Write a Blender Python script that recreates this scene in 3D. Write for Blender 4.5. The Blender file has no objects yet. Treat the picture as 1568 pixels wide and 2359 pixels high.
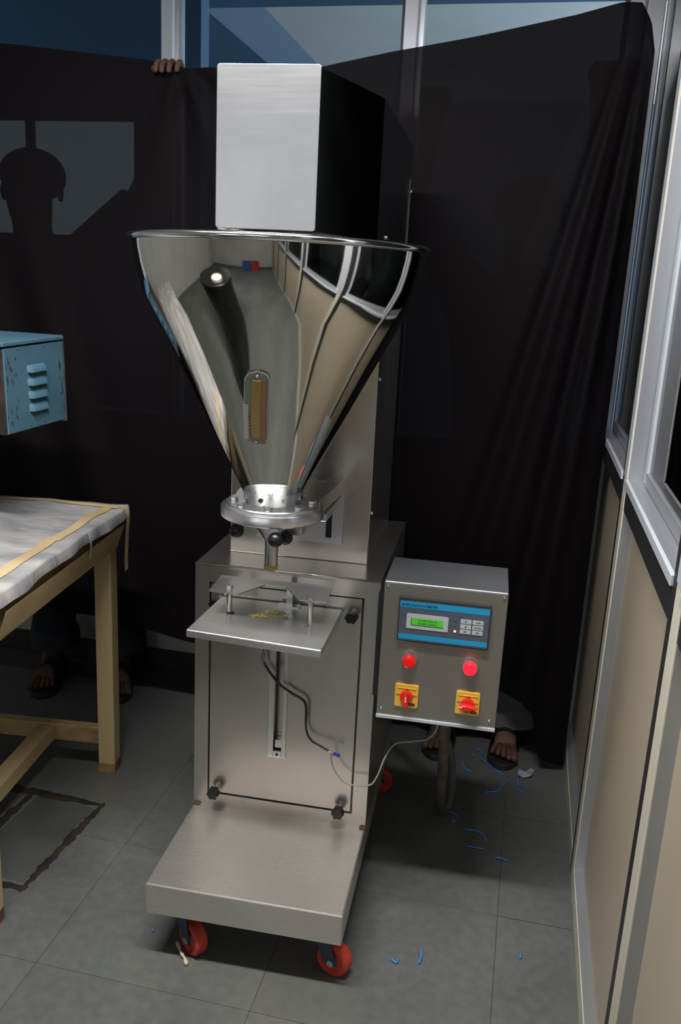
import bpy, bmesh, math, random
from mathutils import Vector, Matrix
random.seed(7)
# All coordinates below are written in "plan units"; K turns them into metres.
K = 0.87
scene = bpy.context.scene
COL = scene.collection

# ------------------------------------------------------------------ camera
CAM = Vector((0.4326, -1.8728, 1.5121)); YAW, PITCH, ROLL, FPX = -0.1647, 0.2555, 0.0507, 1971.4
fwd = Vector((math.sin(YAW)*math.cos(PITCH), math.cos(YAW)*math.cos(PITCH), -math.sin(PITCH)))
rgt = Vector((math.cos(YAW), -math.sin(YAW), 0)); upv = rgt.cross(fwd)
c_, s_ = math.cos(ROLL), math.sin(ROLL)
rgt, upv = c_*rgt + s_*upv, -s_*rgt + c_*upv
cd = bpy.data.cameras.new('camera'); cam = bpy.data.objects.new('camera', cd); COL.objects.link(cam)
cd.sensor_fit = 'VERTICAL'; cd.sensor_height = 24.0; cd.lens = FPX/2359*24.0
cd.clip_start = 0.02; cd.clip_end = 60
cam.matrix_world = Matrix(((rgt.x, upv.x, -fwd.x, CAM.x*K), (rgt.y, upv.y, -fwd.y, CAM.y*K), (rgt.z, upv.z, -fwd.z, CAM.z*K), (0, 0, 0, 1)))
scene.camera = cam

# ------------------------------------------------------------------ world, daylight, exposure
w = bpy.data.worlds.new('world'); scene.world = w; w.use_nodes = True
bg = w.node_tree.nodes['Background']; bg.inputs[0].default_value = (0.62, 0.74, 0.9, 1); bg.inputs[1].default_value = 0.6
scene.view_settings.view_transform = 'Standard'; scene.view_settings.look = 'None'
scene.view_settings.gamma = 1.0; scene.view_settings.exposure = 0.0
scene.view_settings.use_curve_mapping = False

RA = math.radians(2.47)                        # the room is turned a little against the machine
EX = Vector((math.cos(RA), -math.sin(RA), 0)); EY = Vector((math.sin(RA), math.cos(RA), 0))
def RM(x, y, z=0.0): return EX*x + EY*y + Vector((0, 0, z))

def area_light(name, rx, ry, z, sx, sz, power, color, direction):
    l = bpy.data.lights.new(name, 'AREA'); l.shape = 'RECTANGLE'; l.size = sx*K; l.size_y = sz*K
    l.energy = power; l.color = color
    o = bpy.data.objects.new(name, l); COL.objects.link(o)
    o.location = RM(rx, ry, z)*K
    o.rotation_euler = direction.to_track_quat('-Z', 'Y').to_euler()
    return o
# daylight coming in through the two windows of the front wall, behind the camera
area_light('daylight', -1.45, -4.28, 1.85, 1.15, 1.35, 5.0, (1.0, 0.98, 0.96), EY)
area_light('daylight', 0.0, -4.28, 1.85, 1.15, 1.35, 3.8, (1.0, 0.98, 0.96), EY)

# ------------------------------------------------------------------ geometry helpers (plan units)
def box(x0, x1, y0, y1, z0, z1):
    V = [(x0,y0,z0),(x1,y0,z0),(x1,y1,z0),(x0,y1,z0),(x0,y0,z1),(x1,y0,z1),(x1,y1,z1),(x0,y1,z1)]
    return V, [(3,2,1,0),(4,5,6,7),(0,1,5,4),(1,2,6,5),(2,3,7,6),(3,0,4,7)]
def rbox(x0, x1, y0, y1, z0, z1):              # a box given in room coordinates
    V, F = box(x0, x1, y0, y1, z0, z1)
    return [tuple(RM(*v)) for v in V], F
def tf(g, fn):
    return [tuple(fn(Vector(v))) for v in g[0]], g[1]
def prism(poly, z0, z1):
    n = len(poly)
    V = [(x, y, z0) for x, y in poly] + [(x, y, z1) for x, y in poly]
    F = [tuple(range(n-1, -1, -1)), tuple(range(n, 2*n))]
    return V, F + [(i, (i+1) % n, n+(i+1) % n, n+i) for i in range(n)]
def prism_y(poly, y0, y1):                     # poly in (x, z), extruded along y
    n = len(poly)
    V = [(x, y0, z) for x, z in poly] + [(x, y1, z) for x, z in poly]
    F = [tuple(range(n)), tuple(range(2*n-1, n-1, -1))]
    return V, F + [((i+1) % n, i, n+i, n+(i+1) % n) for i in range(n)]
def rrect(x0, x1, y0, y1, r, n=5):
    P = []
    for cx, cy, a0 in ((x1-r, y1-r, 0), (x0+r, y1-r, 90), (x0+r, y0+r, 180), (x1-r, y0+r, 270)):
        for i in range(n+1):
            a = math.radians(a0 + 90*i/n); P.append((cx + r*math.cos(a), cy + r*math.sin(a)))
    return P
def lathe(prof, cx, cy, seg=96, cap=True):
    V, F = [], []
    for r, z in prof:
        for i in range(seg):
            a = 2*math.pi*i/seg; V.append((cx + r*math.cos(a), cy + r*math.sin(a), z))
    for j in range(len(prof)-1):
        for i in range(seg):
            k = (i+1) % seg; F.append((j*seg+i, j*seg+k, (j+1)*seg+k, (j+1)*seg+i))
    if cap:
        F.append(tuple(range(seg-1, -1, -1))); b = (len(prof)-1)*seg; F.append(tuple(range(b, b+seg)))
    return V, F
def frame_of(d):
    d = d.normalized(); a = Vector((0,0,1)) if abs(d.z) < .9 else Vector((1,0,0))
    u = d.cross(a).normalized(); return u, d.cross(u).normalized()
def cone(p0, p1, r0, r1=None, seg=20):
    p0, p1 = Vector(p0), Vector(p1); r1 = r0 if r1 is None else r1
    u, v = frame_of(p1-p0); V = []
    for p, r in ((p0, r0), (p1, r1)):
        V += [tuple(p + u*r*math.cos(2*math.pi*i/seg) + v*r*math.sin(2*math.pi*i/seg)) for i in range(seg)]
    F = [(i, i+seg, (i+1) % seg + seg, (i+1) % seg) for i in range(seg)]
    return V, F + [tuple(range(seg)), tuple(range(2*seg-1, seg-1, -1))]
def spline(pts, n=10):
    P = [Vector(p) for p in pts]; P = [2*P[0]-P[1]] + P + [2*P[-1]-P[-2]]; out = []
    for i in range(1, len(P)-2):
        for k in range(n):
            t = k/n; a, b, c, d = P[i-1], P[i], P[i+1], P[i+2]
            out.append(.5*((2*b) + (c-a)*t + (2*a-5*b+4*c-d)*t*t + (3*b-a-3*c+d)*t**3))
    out.append(P[-2]); return out
def tube(pts, r, seg=10, smooth=10, rib=0.0):
    C = spline(pts, smooth) if smooth else [Vector(p) for p in pts]
    if rib:                                    # resample evenly so that ribs alternate
        L = [0]
        for i in range(1, len(C)): L.append(L[-1] + (C[i]-C[i-1]).length)
        N = int(L[-1]/rib); D = []; j = 0
        for k in range(N+1):
            s = L[-1]*k/N
            while j < len(C)-2 and L[j+1] < s: j += 1
            f = (s-L[j])/max(1e-9, L[j+1]-L[j]); D.append(C[j].lerp(C[j+1], f))
        C = D
    V, F = [], []; u = None
    for i, p in enumerate(C):
        d = (C[min(i+1, len(C)-1)] - C[max(i-1, 0)]).normalized()
        if u is None: u = frame_of(d)[0]
        u = (u - d*u.dot(d)).normalized(); v = d.cross(u)
        rr = r(i/(len(C)-1)) if callable(r) else r
        if rib and i % 2: rr *= .86
        V += [tuple(p + u*rr*math.cos(2*math.pi*k/seg) + v*rr*math.sin(2*math.pi*k/seg)) for k in range(seg)]
    for i in range(len(C)-1):
        for k in range(seg):
            m = (k+1) % seg; F.append((i*seg+k, i*seg+m, (i+1)*seg+m, (i+1)*seg+k))
    F.append(tuple(range(seg-1, -1, -1))); b = (len(C)-1)*seg; F.append(tuple(range(b, b+seg)))
    return V, F
def ball(c, r, sx=1, sy=1, sz=1, seg=20, ring=12):
    V, F = [], []
    prof = [(math.sin(math.pi*i/ring)*r, -math.cos(math.pi*i/ring)*r) for i in range(1, ring)]
    V, F = lathe(prof, 0, 0, seg)
    return [(c[0]+x*sx, c[1]+y*sy, c[2]+z*sz) for x, y, z in V], F
def join(*gs):
    V, F = [], []
    for g in gs:
        o = len(V); V += list(g[0]); F += [tuple(i+o for i in f) for f in g[1]]
    return V, F

WL = {}                                        # world origin of each object, plan units
def link(o, parent, world):
    COL.objects.link(o)
    if parent is not None:
        o.parent = parent; o.location = (Vector(world) - WL[parent.name])*K
    else: o.location = Vector(world)*K
    WL[o.name] = Vector(world)
def empty(name, loc, label=None, cat=None, group=None, kind=None, parent=None):
    o = bpy.data.objects.new(name, None); o.empty_display_size = .1
    link(o, parent, loc); tag(o, label, cat, group, kind); return o
def tag(o, label=None, cat=None, group=None, kind=None):
    if label: o['label'] = label
    if cat: o['category'] = cat
    if group: o['group'] = group
    if kind: o['kind'] = kind
    return o
def obj(name, g, mat, parent=None, smooth=False, bevel=0, seg=2, label=None, cat=None, group=None, kind=None, sub=0):
    V, F = g
    lo = Vector((min(v[0] for v in V), min(v[1] for v in V), min(v[2] for v in V)))
    hi = Vector((max(v[0] for v in V), max(v[1] for v in V), max(v[2] for v in V)))
    org = (lo+hi)/2
    if parent is None: org.z = lo.z
    me = bpy.data.meshes.new(name)
    me.from_pydata([tuple((Vector(v)-org)*K) for v in V], [], F)
    bm = bmesh.new(); bm.from_mesh(me); bmesh.ops.recalc_face_normals(bm, faces=bm.faces); bm.to_mesh(me); bm.free(); me.update()
    me.materials.append(mat)
    if smooth:
        for p in me.polygons: p.use_smooth = True
        if smooth is not True: me.set_sharp_from_angle(angle=math.radians(smooth))
    o = bpy.data.objects.new(name, me); link(o, parent, org)
    if bevel:
        m = o.modifiers.new('bevel', 'BEVEL'); m.width = bevel*K; m.segments = seg; m.limit_method = 'ANGLE'; m.angle_limit = math.radians(40)
    if sub:
        m = o.modifiers.new('sub', 'SUBSURF'); m.levels = sub; m.render_levels = sub
    return tag(o, label, cat, group, kind)
def text(name, s, size, org, mat, parent, ex=Vector((1,0,0)), ez=Vector((0,0,1)), align='CENTER', shear=0.0, width=1.0):
    cu = bpy.data.curves.new(name, 'FONT'); cu.body = s; cu.size = size*K; cu.align_x = align; cu.align_y = 'CENTER'; cu.shear = shear
    cu.extrude = 0.0002*K; cu.offset = size*K*.012
    t = bpy.data.objects.new(name, cu); COL.objects.link(t)
    bpy.context.view_layer.update()
    me = bpy.data.meshes.new_from_object(t.evaluated_get(bpy.context.evaluated_depsgraph_get()))
    bpy.data.objects.remove(t); bpy.data.curves.remove(cu)
    ny = ez.cross(ex)
    for v in me.vertices: v.co = ex*v.co.x*width + ez*v.co.y - ny*v.co.z*-1
    me.materials.clear(); me.materials.append(mat)
    o = bpy.data.objects.new(name, me); link(o, parent, org); return o

# ------------------------------------------------------------------ materials
def nt(name):
    m = bpy.data.materials.new(name); m.use_nodes = True
    t = m.node_tree; return m, t, t.nodes['Principled BSDF']
def mat(name, col, rough=.5, metal=0, spec=.5, emit=None, estr=0, coat=0):
    m, t, b = nt(name); b.inputs['Base Color'].default_value = (*col, 1); b.inputs['Roughness'].default_value = rough
    b.inputs['Metallic'].default_value = metal; b.inputs['Specular IOR Level'].default_value = spec
    if emit: b.inputs['Emission Color'].default_value = (*emit, 1); b.inputs['Emission Strength'].default_value = estr
    if coat: b.inputs['Coat Weight'].default_value = coat
    return m
def noise(t, scale, stretch=(1,1,1), detail=4, rough=.55, coord='Object', loc=(0,0,0)):
    tc = t.nodes.new('ShaderNodeTexCoord'); mp = t.nodes.new('ShaderNodeMapping'); n = t.nodes.new('ShaderNodeTexNoise')
    mp.inputs['Scale'].default_value = stretch; mp.inputs['Location'].default_value = loc
    n.inputs['Scale'].default_value = scale; n.inputs['Detail'].default_value = detail; n.inputs['Roughness'].default_value = rough
    t.links.new(tc.outputs[coord], mp.inputs[0]); t.links.new(mp.outputs[0], n.inputs[0]); return n.outputs[0]
def ramp(t, src, stops):
    r = t.nodes.new('ShaderNodeValToRGB'); t.links.new(src, r.inputs[0]); e = r.color_ramp.elements
    while len(e) < len(stops): e.new(.5)
    for i, (p, c) in enumerate(stops):
        e[i].position = p; e[i].color = (c, c, c, 1) if isinstance(c, (int, float)) else (*c, 1)
    return r.outputs[0]
def bump(t, b, src, strength, dist=.002):
    n = t.nodes.new('ShaderNodeBump'); n.inputs['Strength'].default_value = strength; n.inputs['Distance'].default_value = dist
    t.links.new(src, n.inputs['Height']); t.links.new(n.outputs[0], b.inputs['Normal'])
def steel(name, col, r0, r1, streak=(1,1,1), sscale=30, patch=5, dirt=.12, bstr=.05, metal=1.0):
    m, t, b = nt(name); b.inputs['Metallic'].default_value = metal
    n1 = noise(t, sscale, streak, 3); n2 = noise(t, patch, (1,1,1), 5)
    t.links.new(ramp(t, n2, [(.3, tuple(c*(1-dirt) for c in col)), (.7, col)]), b.inputs['Base Color'])
    mx = t.nodes.new('ShaderNodeMath'); mx.operation = 'ADD'; mx.inputs[1].default_value = 0
    t.links.new(ramp(t, n1, [(.25, r0), (.75, r1)]), b.inputs['Roughness'])
    if bstr: bump(t, b, n1, bstr)
    return m
def mottled(name, c0, c1, scale, rough=.6, stretch=(1,1,1), bstr=0, spec=.4, lo=.35, hi=.65, detail=6):
    m, t, b = nt(name); n = noise(t, scale, stretch, detail)
    t.links.new(ramp(t, n, [(lo, c0), (hi, c1)]), b.inputs['Base Color'])
    b.inputs['Roughness'].default_value = rough; b.inputs['Specular IOR Level'].default_value = spec
    if bstr: bump(t, b, n, bstr)
    return m
M = {}
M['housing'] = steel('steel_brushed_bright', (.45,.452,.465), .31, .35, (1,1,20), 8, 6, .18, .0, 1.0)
M['side'] = steel('steel_sheet_dark_reflection', (.27,.285,.27), .10, .15, (1,1,1), 12, 5, .15, .01)  # base darkened to paint in the dark reflection on the housing sides
M['cab'] = steel('steel_satin_cabinet', (.62,.58,.53), .235, .265, (1,1,1), 5, 4, .10, .0, .9)
M['tray'] = steel('steel_brushed_tray', (.80,.745,.70), .27, .285, (2,60,60), 20, 5, .10, .0, .82)
M['hopper'] = steel('steel_mirror_hopper', (.76,.75,.70), .03, .07, (1,1,1), 14, 9, .10, .004)
M['cast'] = steel('aluminium_machined', (.72,.72,.72), .28, .29, (1,1,1), 20, 6, .06, .0, .95)
M['plate'] = steel('steel_brushed_platform', (.62,.61,.60), .29, .33, (2,60,60), 30, 6, .10, .0, .82)
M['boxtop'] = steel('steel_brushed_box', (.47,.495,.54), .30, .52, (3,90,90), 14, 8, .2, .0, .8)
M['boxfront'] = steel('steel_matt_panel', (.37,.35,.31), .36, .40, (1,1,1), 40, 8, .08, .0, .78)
M['chrome'] = mat('chrome', (.75,.75,.74), .15, 1)
M['iron'] = mat('zinc_bolt', (.45,.45,.44), .4, .9)
M['black'] = mat('black_plastic', (.006,.006,.007), .35)
M['cable'] = mat('black_cable', (.014,.014,.014), .45)
M['wire'] = mat('grey_wire', (.33,.31,.29), .5)
M['conduit'] = mottled('dusty_flexible_conduit', (.075,.062,.05), (.16,.135,.11), 30, .6)
M['conduit2'] = mat('dark_grey_hose', (.11,.115,.12), .5)
M['red_lamp'] = mat('red_lamp_dim', (.7,.012,.012), .22, 0, .5, (1,.01,.01), .22)
M['red_lamp_on'] = mat('red_lamp_lit', (.8,.01,.02), .22, 0, .5, (1,.012,.035), 1.3)
M['red'] = mat('red_plastic_knob', (.72,.02,.018), .28)
M['pu_red'] = mottled('red_caster_wheel', (.42,.035,.02), (.62,.075,.045), 30, .45)
M['fork_blue'] = mat('dark_blue_paint', (.018,.045,.075), .4)
M['yellow'] = mat('yellow_plate', (.80,.47,.06), .38)
M['ink'] = mat('black_print', (.02,.015,.01), .6)
M['bezel'] = mat('charcoal_bezel', (.035,.037,.045), .4)
M['face'] = mat('slate_overlay', (.085,.105,.14), .4)
M['cyan'] = mat('cyan_band', (.015,.33,.62), .4)
M['keygrey'] = mat('pale_grey_key', (.50,.54,.58), .4)
M['lcd'] = mat('green_screen', (.05,.30,.02), .3, 0, .5, (.06,.42,.02), .55)
M['lcdtext'] = mat('screen_characters', (.02,.12,.02), .5)
M['led'] = mat('red_indicator', (.9,.2,.1), .3, 0, .5, (1,.16,.07), 6)
M['ledoff'] = mat('unlit_indicator', (.16,.10,.10), .4)
M['acrylic'] = mat('clear_sight_plate', (.30,.30,.27), .18, 0, .5)
M['amber'] = mottled('yellow_powder_window', (.40,.28,.08), (.46,.35,.11), 20, .45)
M['scale_red'] = mat('faded_red_scale', (.42,.20,.11), .5)
M['paper'] = mat('worn_paper_scale', (.66,.62,.57), .7)
M['powder'] = mottled('yellow_powder', (.50,.38,.06), (.66,.55,.16), 60, .9)
M['blue_wire'] = mat('blue_tape', (.02,.06,.35), .4)
M['wood'] = mottled('pale_planed_wood', (.44,.32,.155), (.58,.45,.25), 3.5, .55, (1,1,.12), .04)
M['wood_h'] = mottled('pale_planed_rail', (.42,.31,.155), (.56,.44,.25), 3.5, .55, (.12,.12,1), .04)
M['wood_dirty'] = mottled('stained_wood', (.13,.07,.03), (.48,.35,.17), 9, .6, (.4,1,1), .05, .4, .36, .52)
M['foot_stain'] = mottled('brown_stained_wood', (.10,.042,.016), (.36,.22,.09), 9, .6, (1,1,1), .05, .4, .38, .62)
M['tape'] = mottled('tan_masking_tape', (.46,.33,.17), (.58,.45,.26), 6, .5)
M['louver_blue'] = mottled('chipped_blue_paint', (.060,.135,.195), (.075,.16,.225), 8, .42)
M['thread_blue'] = mat('blue_plastic_thread', (.05,.25,.85), .35)
M['alu'] = mat('anodised_aluminium', (.46,.48,.52), .34, .75)
M['alu_cream'] = mottled('cream_aluminium_face', (.50,.46,.36), (.60,.57,.47), 6, .42, (1,1,.2))  # cream tone for the room-side faces of posts and rails
M['alu_white'] = mat('white_aluminium', (.56,.59,.65), .38, .25)
M['gasket'] = mat('dark_joint_strip', (.018,.018,.021), .45)
M['laminate'] = mottled('tan_laminate', (.40,.335,.25), (.45,.385,.30), 1.3, .42, (1,1,.25))
M['plaster'] = mottled('white_plaster', (.44,.43,.41), (.50,.49,.47), 2, .8)
M['blue_paint'] = mat('blue_painted_wall', (.06,.12,.19), .6)
M['pale_blue'] = mat('pale_blue_paint', (.30,.40,.52), .6)
M['ceil_white'] = mottled('white_ceiling_paint', (.55,.54,.51), (.66,.65,.62), .7, .8)
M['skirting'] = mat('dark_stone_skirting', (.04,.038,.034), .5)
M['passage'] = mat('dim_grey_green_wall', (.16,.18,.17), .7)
M['skin'] = mottled('shaded_brown_skin', (.075,.038,.026), (.115,.06,.042), 30, .6)  # skin darkened to hold the shade on the feet below the cloth
M['nail'] = mat('toe_nail', (.30,.20,.16), .4)
M['hair'] = mat('black_hair', (.008,.007,.007), .6)
M['denim'] = mottled('dark_navy_cloth', (.008,.014,.03), (.014,.022,.042), 40, .85)
M['greycloth'] = mottled('charcoal_grey_cloth', (.10,.10,.108), (.135,.135,.145), 40, .9)
M['cuff'] = mat('shaded_faded_denim_cuff', (.022,.026,.04), .85)  # cuff colour darkened, shade below the cloth is painted in
M['shirt'] = mat('dark_shirt_cloth', (.02,.02,.026), .9)
M['purple'] = mat('purple_shirt_cloth', (.06,.03,.22), .85)
M['rubber'] = mat('black_sandal_rubber', (.014,.013,.012), .55)
M['rubber_tan'] = mat('shaded_worn_tan_sole', (.025,.02,.015), .6)  # sole colour darkened, shade at floor level is painted in
M['rag'] = mottled('frayed_cotton_string', (.42,.33,.23), (.60,.50,.38), 40, .9)
M['film'] = mat('crumpled_clear_film', (.30,.34,.40), .2)
M['light'] = mat('daylit_pane', (.8,.9,.92), .4, 0, .5, (.78,.92,.95), 2.2)
M['fill_glow'] = mat('fill_glow_pane', (.8,.9,.92), .4, 0, .5, (.84,.91,1.0), 18.0)  # glow of an added fill pane in the next room
M['tube'] = mat('lit_tube', (1,1,1), .4, 0, .5, (1,.97,.92), 12)

def rusty_steel():
    m, t, b = nt('steel_base_with_rust'); return m
def cloth_mat():
    m, t, b = nt('sheer_dark_purple_cloth')
    n = noise(t, 260, (1,1,1), 2)
    t.links.new(ramp(t, n, [(.3, (.0030,.0017,.0032)), (.7, (.0052,.0030,.0052))]), b.inputs['Base Color'])
    b.inputs['Roughness'].default_value = .75; b.inputs['Specular IOR Level'].default_value = .12
    tr = t.nodes.new('ShaderNodeBsdfTransparent'); tr.inputs[0].default_value = (.9, .88, .9, 1)
    mx = t.nodes.new('ShaderNodeMixShader'); mx.inputs[0].default_value = .018
    out = t.nodes['Material Output']
    t.links.new(b.outputs[0], mx.inputs[1]); t.links.new(tr.outputs[0], mx.inputs[2]); t.links.new(mx.outputs[0], out.inputs[0])
    return m
M['curtain'] = cloth_mat()
def glass_mat(name, tint, gloss, rough=.02):
    m, t, b = nt(name); out = t.nodes['Material Output']; t.nodes.remove(b)
    tr = t.nodes.new('ShaderNodeBsdfTransparent'); tr.inputs[0].default_value = (*tint, 1)
    gl = t.nodes.new('ShaderNodeBsdfGlossy'); gl.inputs['Roughness'].default_value = rough
    fr = t.nodes.new('ShaderNodeFresnel'); fr.inputs[0].default_value = gloss
    mx = t.nodes.new('ShaderNodeMixShader'); t.links.new(fr.outputs[0], mx.inputs[0])
    t.links.new(tr.outputs[0], mx.inputs[1]); t.links.new(gl.outputs[0], mx.inputs[2]); t.links.new(mx.outputs[0], out.inputs[0]); return m
M['glass'] = glass_mat('window_glass', (.80,.88,.92), 1.12, .35)
M['glass_dark'] = glass_mat('tinted_partition_glass', (.55,.60,.60), 1.4)
def sheet_mat():
    m, t, b = nt('cloudy_plastic_sheet')
    n = noise(t, 5.5, (1,2.6,1), 7, .62); n2 = noise(t, 9, (1,3,1), 5, .6)
    t.links.new(ramp(t, n, [(.30, (.20,.205,.235)), (.48, (.36,.35,.355)), (.70, (.55,.53,.50))]), b.inputs['Base Color'])
    b.inputs['Roughness'].default_value = .3; bump(t, b, n2, .35, .01); return m
M['sheet'] = sheet_mat()
def tile_mat():
    m, t, b = nt('grey_green_stone_tile')
    g = t.nodes.new('ShaderNodeNewGeometry')
    def nz(scale, det):
        n = t.nodes.new('ShaderNodeTexNoise'); n.inputs['Scale'].default_value = scale; n.inputs['Detail'].default_value = det
        t.links.new(g.outputs['Position'], n.inputs[0]); return n.outputs[0]
    a = ramp(t, nz(3.0, 8), [(.3, (.098,.103,.098)), (.7, (.138,.146,.141))])
    d = ramp(t, nz(45, 6), [(.35, .82), (.65, 1.0)])
    sp = ramp(t, nz(1.6, 5), [(.55, 0.0), (.72, 1.0)])
    mm = t.nodes.new('ShaderNodeMix'); mm.data_type = 'RGBA'; mm.blend_type = 'MULTIPLY'; mm.inputs[0].default_value = 1
    t.links.new(a, mm.inputs[6]); t.links.new(d, mm.inputs[7])
    m2 = t.nodes.new('ShaderNodeMix'); m2.data_type = 'RGBA'; t.links.new(mm.outputs[2], m2.inputs[6]); m2.inputs[7].default_value = (.125,.108,.085,1)
    mu = t.nodes.new('ShaderNodeMath'); mu.operation = 'MULTIPLY'; mu.inputs[1].default_value = .45; t.links.new(sp, mu.inputs[0]); t.links.new(mu.outputs[0], m2.inputs[0])
    oi = t.nodes.new('ShaderNodeObjectInfo')
    rv = t.nodes.new('ShaderNodeMapRange'); rv.inputs[3].default_value = .95; rv.inputs[4].default_value = 1.07; t.links.new(oi.outputs['Random'], rv.inputs[0])
    m3 = t.nodes.new('ShaderNodeVectorMath'); m3.operation = 'SCALE'; t.links.new(m2.outputs[2], m3.inputs[0]); t.links.new(rv.outputs[0], m3.inputs['Scale'])
    t.links.new(m3.outputs[0], b.inputs['Base Color']); b.inputs['Roughness'].default_value = .42; b.inputs['Specular IOR Level'].default_value = .45
    bump(t, b, nz(30, 5), .06); return m
M['tile'] = tile_mat()
M['grout'] = mat('dark_joint', (.062,.064,.060), .8)
M['cover'] = mottled('dark_stone_cover', (.055,.056,.052), (.095,.097,.092), 5, .5)
M['cover_rim'] = mottled('rusted_cover_frame', (.010,.009,.010), (.040,.024,.016), 18, .75)

# ------------------------------------------------------------------ the room
XW, YB, YF, XL, HC = .758, 1.10, -4.3, -2.75, 2.95
flo = obj('floor', rbox(XL-.1, 1.9, YF-.1, 5.6, -.05, -.003), M['grout'], kind='structure', label='grey green stone tile floor with thin joints')
TX, TY = .507, .446
tm = None
for i in range(-7, 1):
    for j in range(-9, 2):
        x0 = .571 + TX*(i-.0); y0 = .039 + TY*j
        x1 = min(x0+TX, XW+.05)
        if x1-x0 < .1 or y0+TY < YF or x0+TX < XL: continue
        if tm is None and x1-x0 > TX-.001:
            tm = obj('floor_tile', tf(box(-TX/2+.0005, TX/2-.0005, -TY/2+.0005, TY/2-.0005, -.02, 0), lambda v: RM(x0+TX/2, y0+TY/2) + EX*v.x + EY*v.y + Vector((0,0,v.z))), M['tile'], flo)
        elif x1-x0 > TX-.001:
            o = tm.copy(); link(o, flo, RM(x0+TX/2, y0+TY/2, -.01))
        else:
            obj('floor_tile', rbox(x0+.0012, x1, y0+.0012, y0+TY-.0012, -.02, 0), M['tile'], flo)
# dirt-framed inspection covers let into the floor beside the table
cf = RM
for a0, a1, b0, b1 in ((-.80,-.615,-.17,.17), (-1.28,-.845,-.17,.17)):
    obj('inspection_cover', tf(box(a0, a1, b0, b1, -.001, .0016), lambda v: v + Vector((v.y*.09, -.06*(v.x+.6)+.02, 0))), M['cover'], flo, bevel=.001)
def rough_strip(p, q, w, n=40):                # a dirt-caked joint with ragged edges
    p, q = Vector(p), Vector(q); d = (q-p).normalized(); t = Vector((-d.y, d.x, 0)); V, F = [], []
    for i in range(n+1):
        c = p.lerp(q, i/n); e = .35 + .65*min(1, 4*min(i, n-i)/n)
        V += [tuple(c - t*w*e*random.uniform(.6,1.25) + Vector((0,0,.0008))), tuple(c + Vector((0,0,.0024))), tuple(c + t*w*e*random.uniform(.6,1.25) + Vector((0,0,.0008)))]
    for i in range(n): F += [(3*i, 3*i+1, 3*i+4, 3*i+3), (3*i+1, 3*i+2, 3*i+5, 3*i+4)]
    return V, F
def cvm(v): return v + Vector((v.y*.09, -.06*(v.x+.6)+.02, 0))
for p, q, w_ in (((-1.3,.188,0), (-.59,.188,0), .018), ((-.600,.20,0), (-.600,-.205,0), .014), ((-.823,.19,0), (-.823,-.19,0), .014), ((-1.3,-.192,0), (-.59,-.192,0), .024)):
    obj('cover_frame', tf(rough_strip(p, q, w_), cvm), M['cover_rim'], flo)

# right partition: aluminium posts, tan laminate below, glass above
wr = empty('wall_right', RM(XW+.03, -1.6), kind='structure', label='aluminium framed partition with tan laminate panels and dark glass')
PW = .822
for k in range(-1, 7):
    b = .262 - PW*k
    far, near = b, b-PW
    top = 2.62
    if k == -1: far = YB-.01
    obj('post', rbox(XW, XW+.055, b-.052, b, 0, top), M['alu_cream'], wr, bevel=.002) if k >= 0 else None
    obj('post_side', rbox(XW+.003, XW+.05, b-.0545, b-.052, .055, top), M['alu'], wr) if k >= 0 else None
    p0 = near+.036
    obj('joint_strip', rbox(XW+.0008, XW+.05, near, p0, 0, top), M['gasket'], wr)
    obj('laminate_panel', rbox(XW+.026, XW+.04, p0, far-.0545 if k >= 0 else far, .05, 1.06), M['laminate'], wr)
    f2 = far-.054 if k >= 0 else far
    obj('bottom_rail', rbox(XW, XW+.04, p0, f2, 0, .055), M['alu_cream'], wr, bevel=.002)
    obj('bottom_rail_top', rbox(XW+.002, XW+.04, p0, f2, .055, .0575), M['alu'], wr)
    obj('mid_rail', rbox(XW+.002, XW+.045, p0, f2 + (.002 if k >= 0 else 0), 1.038, 1.098), M['gasket'], wr)
    obj('sill', rbox(XW+.004, XW+.055, p0, f2, 1.098, 1.110), M['alu'], wr)
    obj('sill_lip', rbox(XW-.004, XW+.004, p0, f2, 1.094, 1.113), M['alu_white'], wr, bevel=.0015)
    obj('sash_stile', rbox(XW+.036, XW+.052, f2-.05, f2-.012, 1.112, top), M['alu_white'], wr, bevel=.002)
    obj('sash_stile', rbox(XW+.036, XW+.052, p0, p0+.04, 1.112, top), M['alu_white'], wr, bevel=.002)
    obj('sash_rail', rbox(XW+.034, XW+.052, p0+.04, f2-.05, 1.112, 1.142), M['alu'], wr, bevel=.002)
    obj('glass_pane', rbox(XW+.042, XW+.046, p0+.03, f2-.045, 1.13, top), M['glass_dark'], wr)
    obj('head_rail', rbox(XW, XW+.055, p0, f2, top, top+.06), M['alu'], wr)
    if k >= 0:
        obj('post_cap', rbox(XW-.0015, XW, b-.052, b-.002, 1.115, top), M['alu_white'], wr)
obj('upper_panel', rbox(XW+.01, XW+.05, YF, YB, 2.68, HC), M['plaster'], wr)
# the dark passage behind the right partition
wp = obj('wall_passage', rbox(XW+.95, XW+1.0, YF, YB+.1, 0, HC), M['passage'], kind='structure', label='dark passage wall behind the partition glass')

obj('wall_passage_end', rbox(XW+.07, XW+1.0, YB, YB+.1, 0, HC), M['skirting'], kind='structure', label='dark end wall of the passage')
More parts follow.
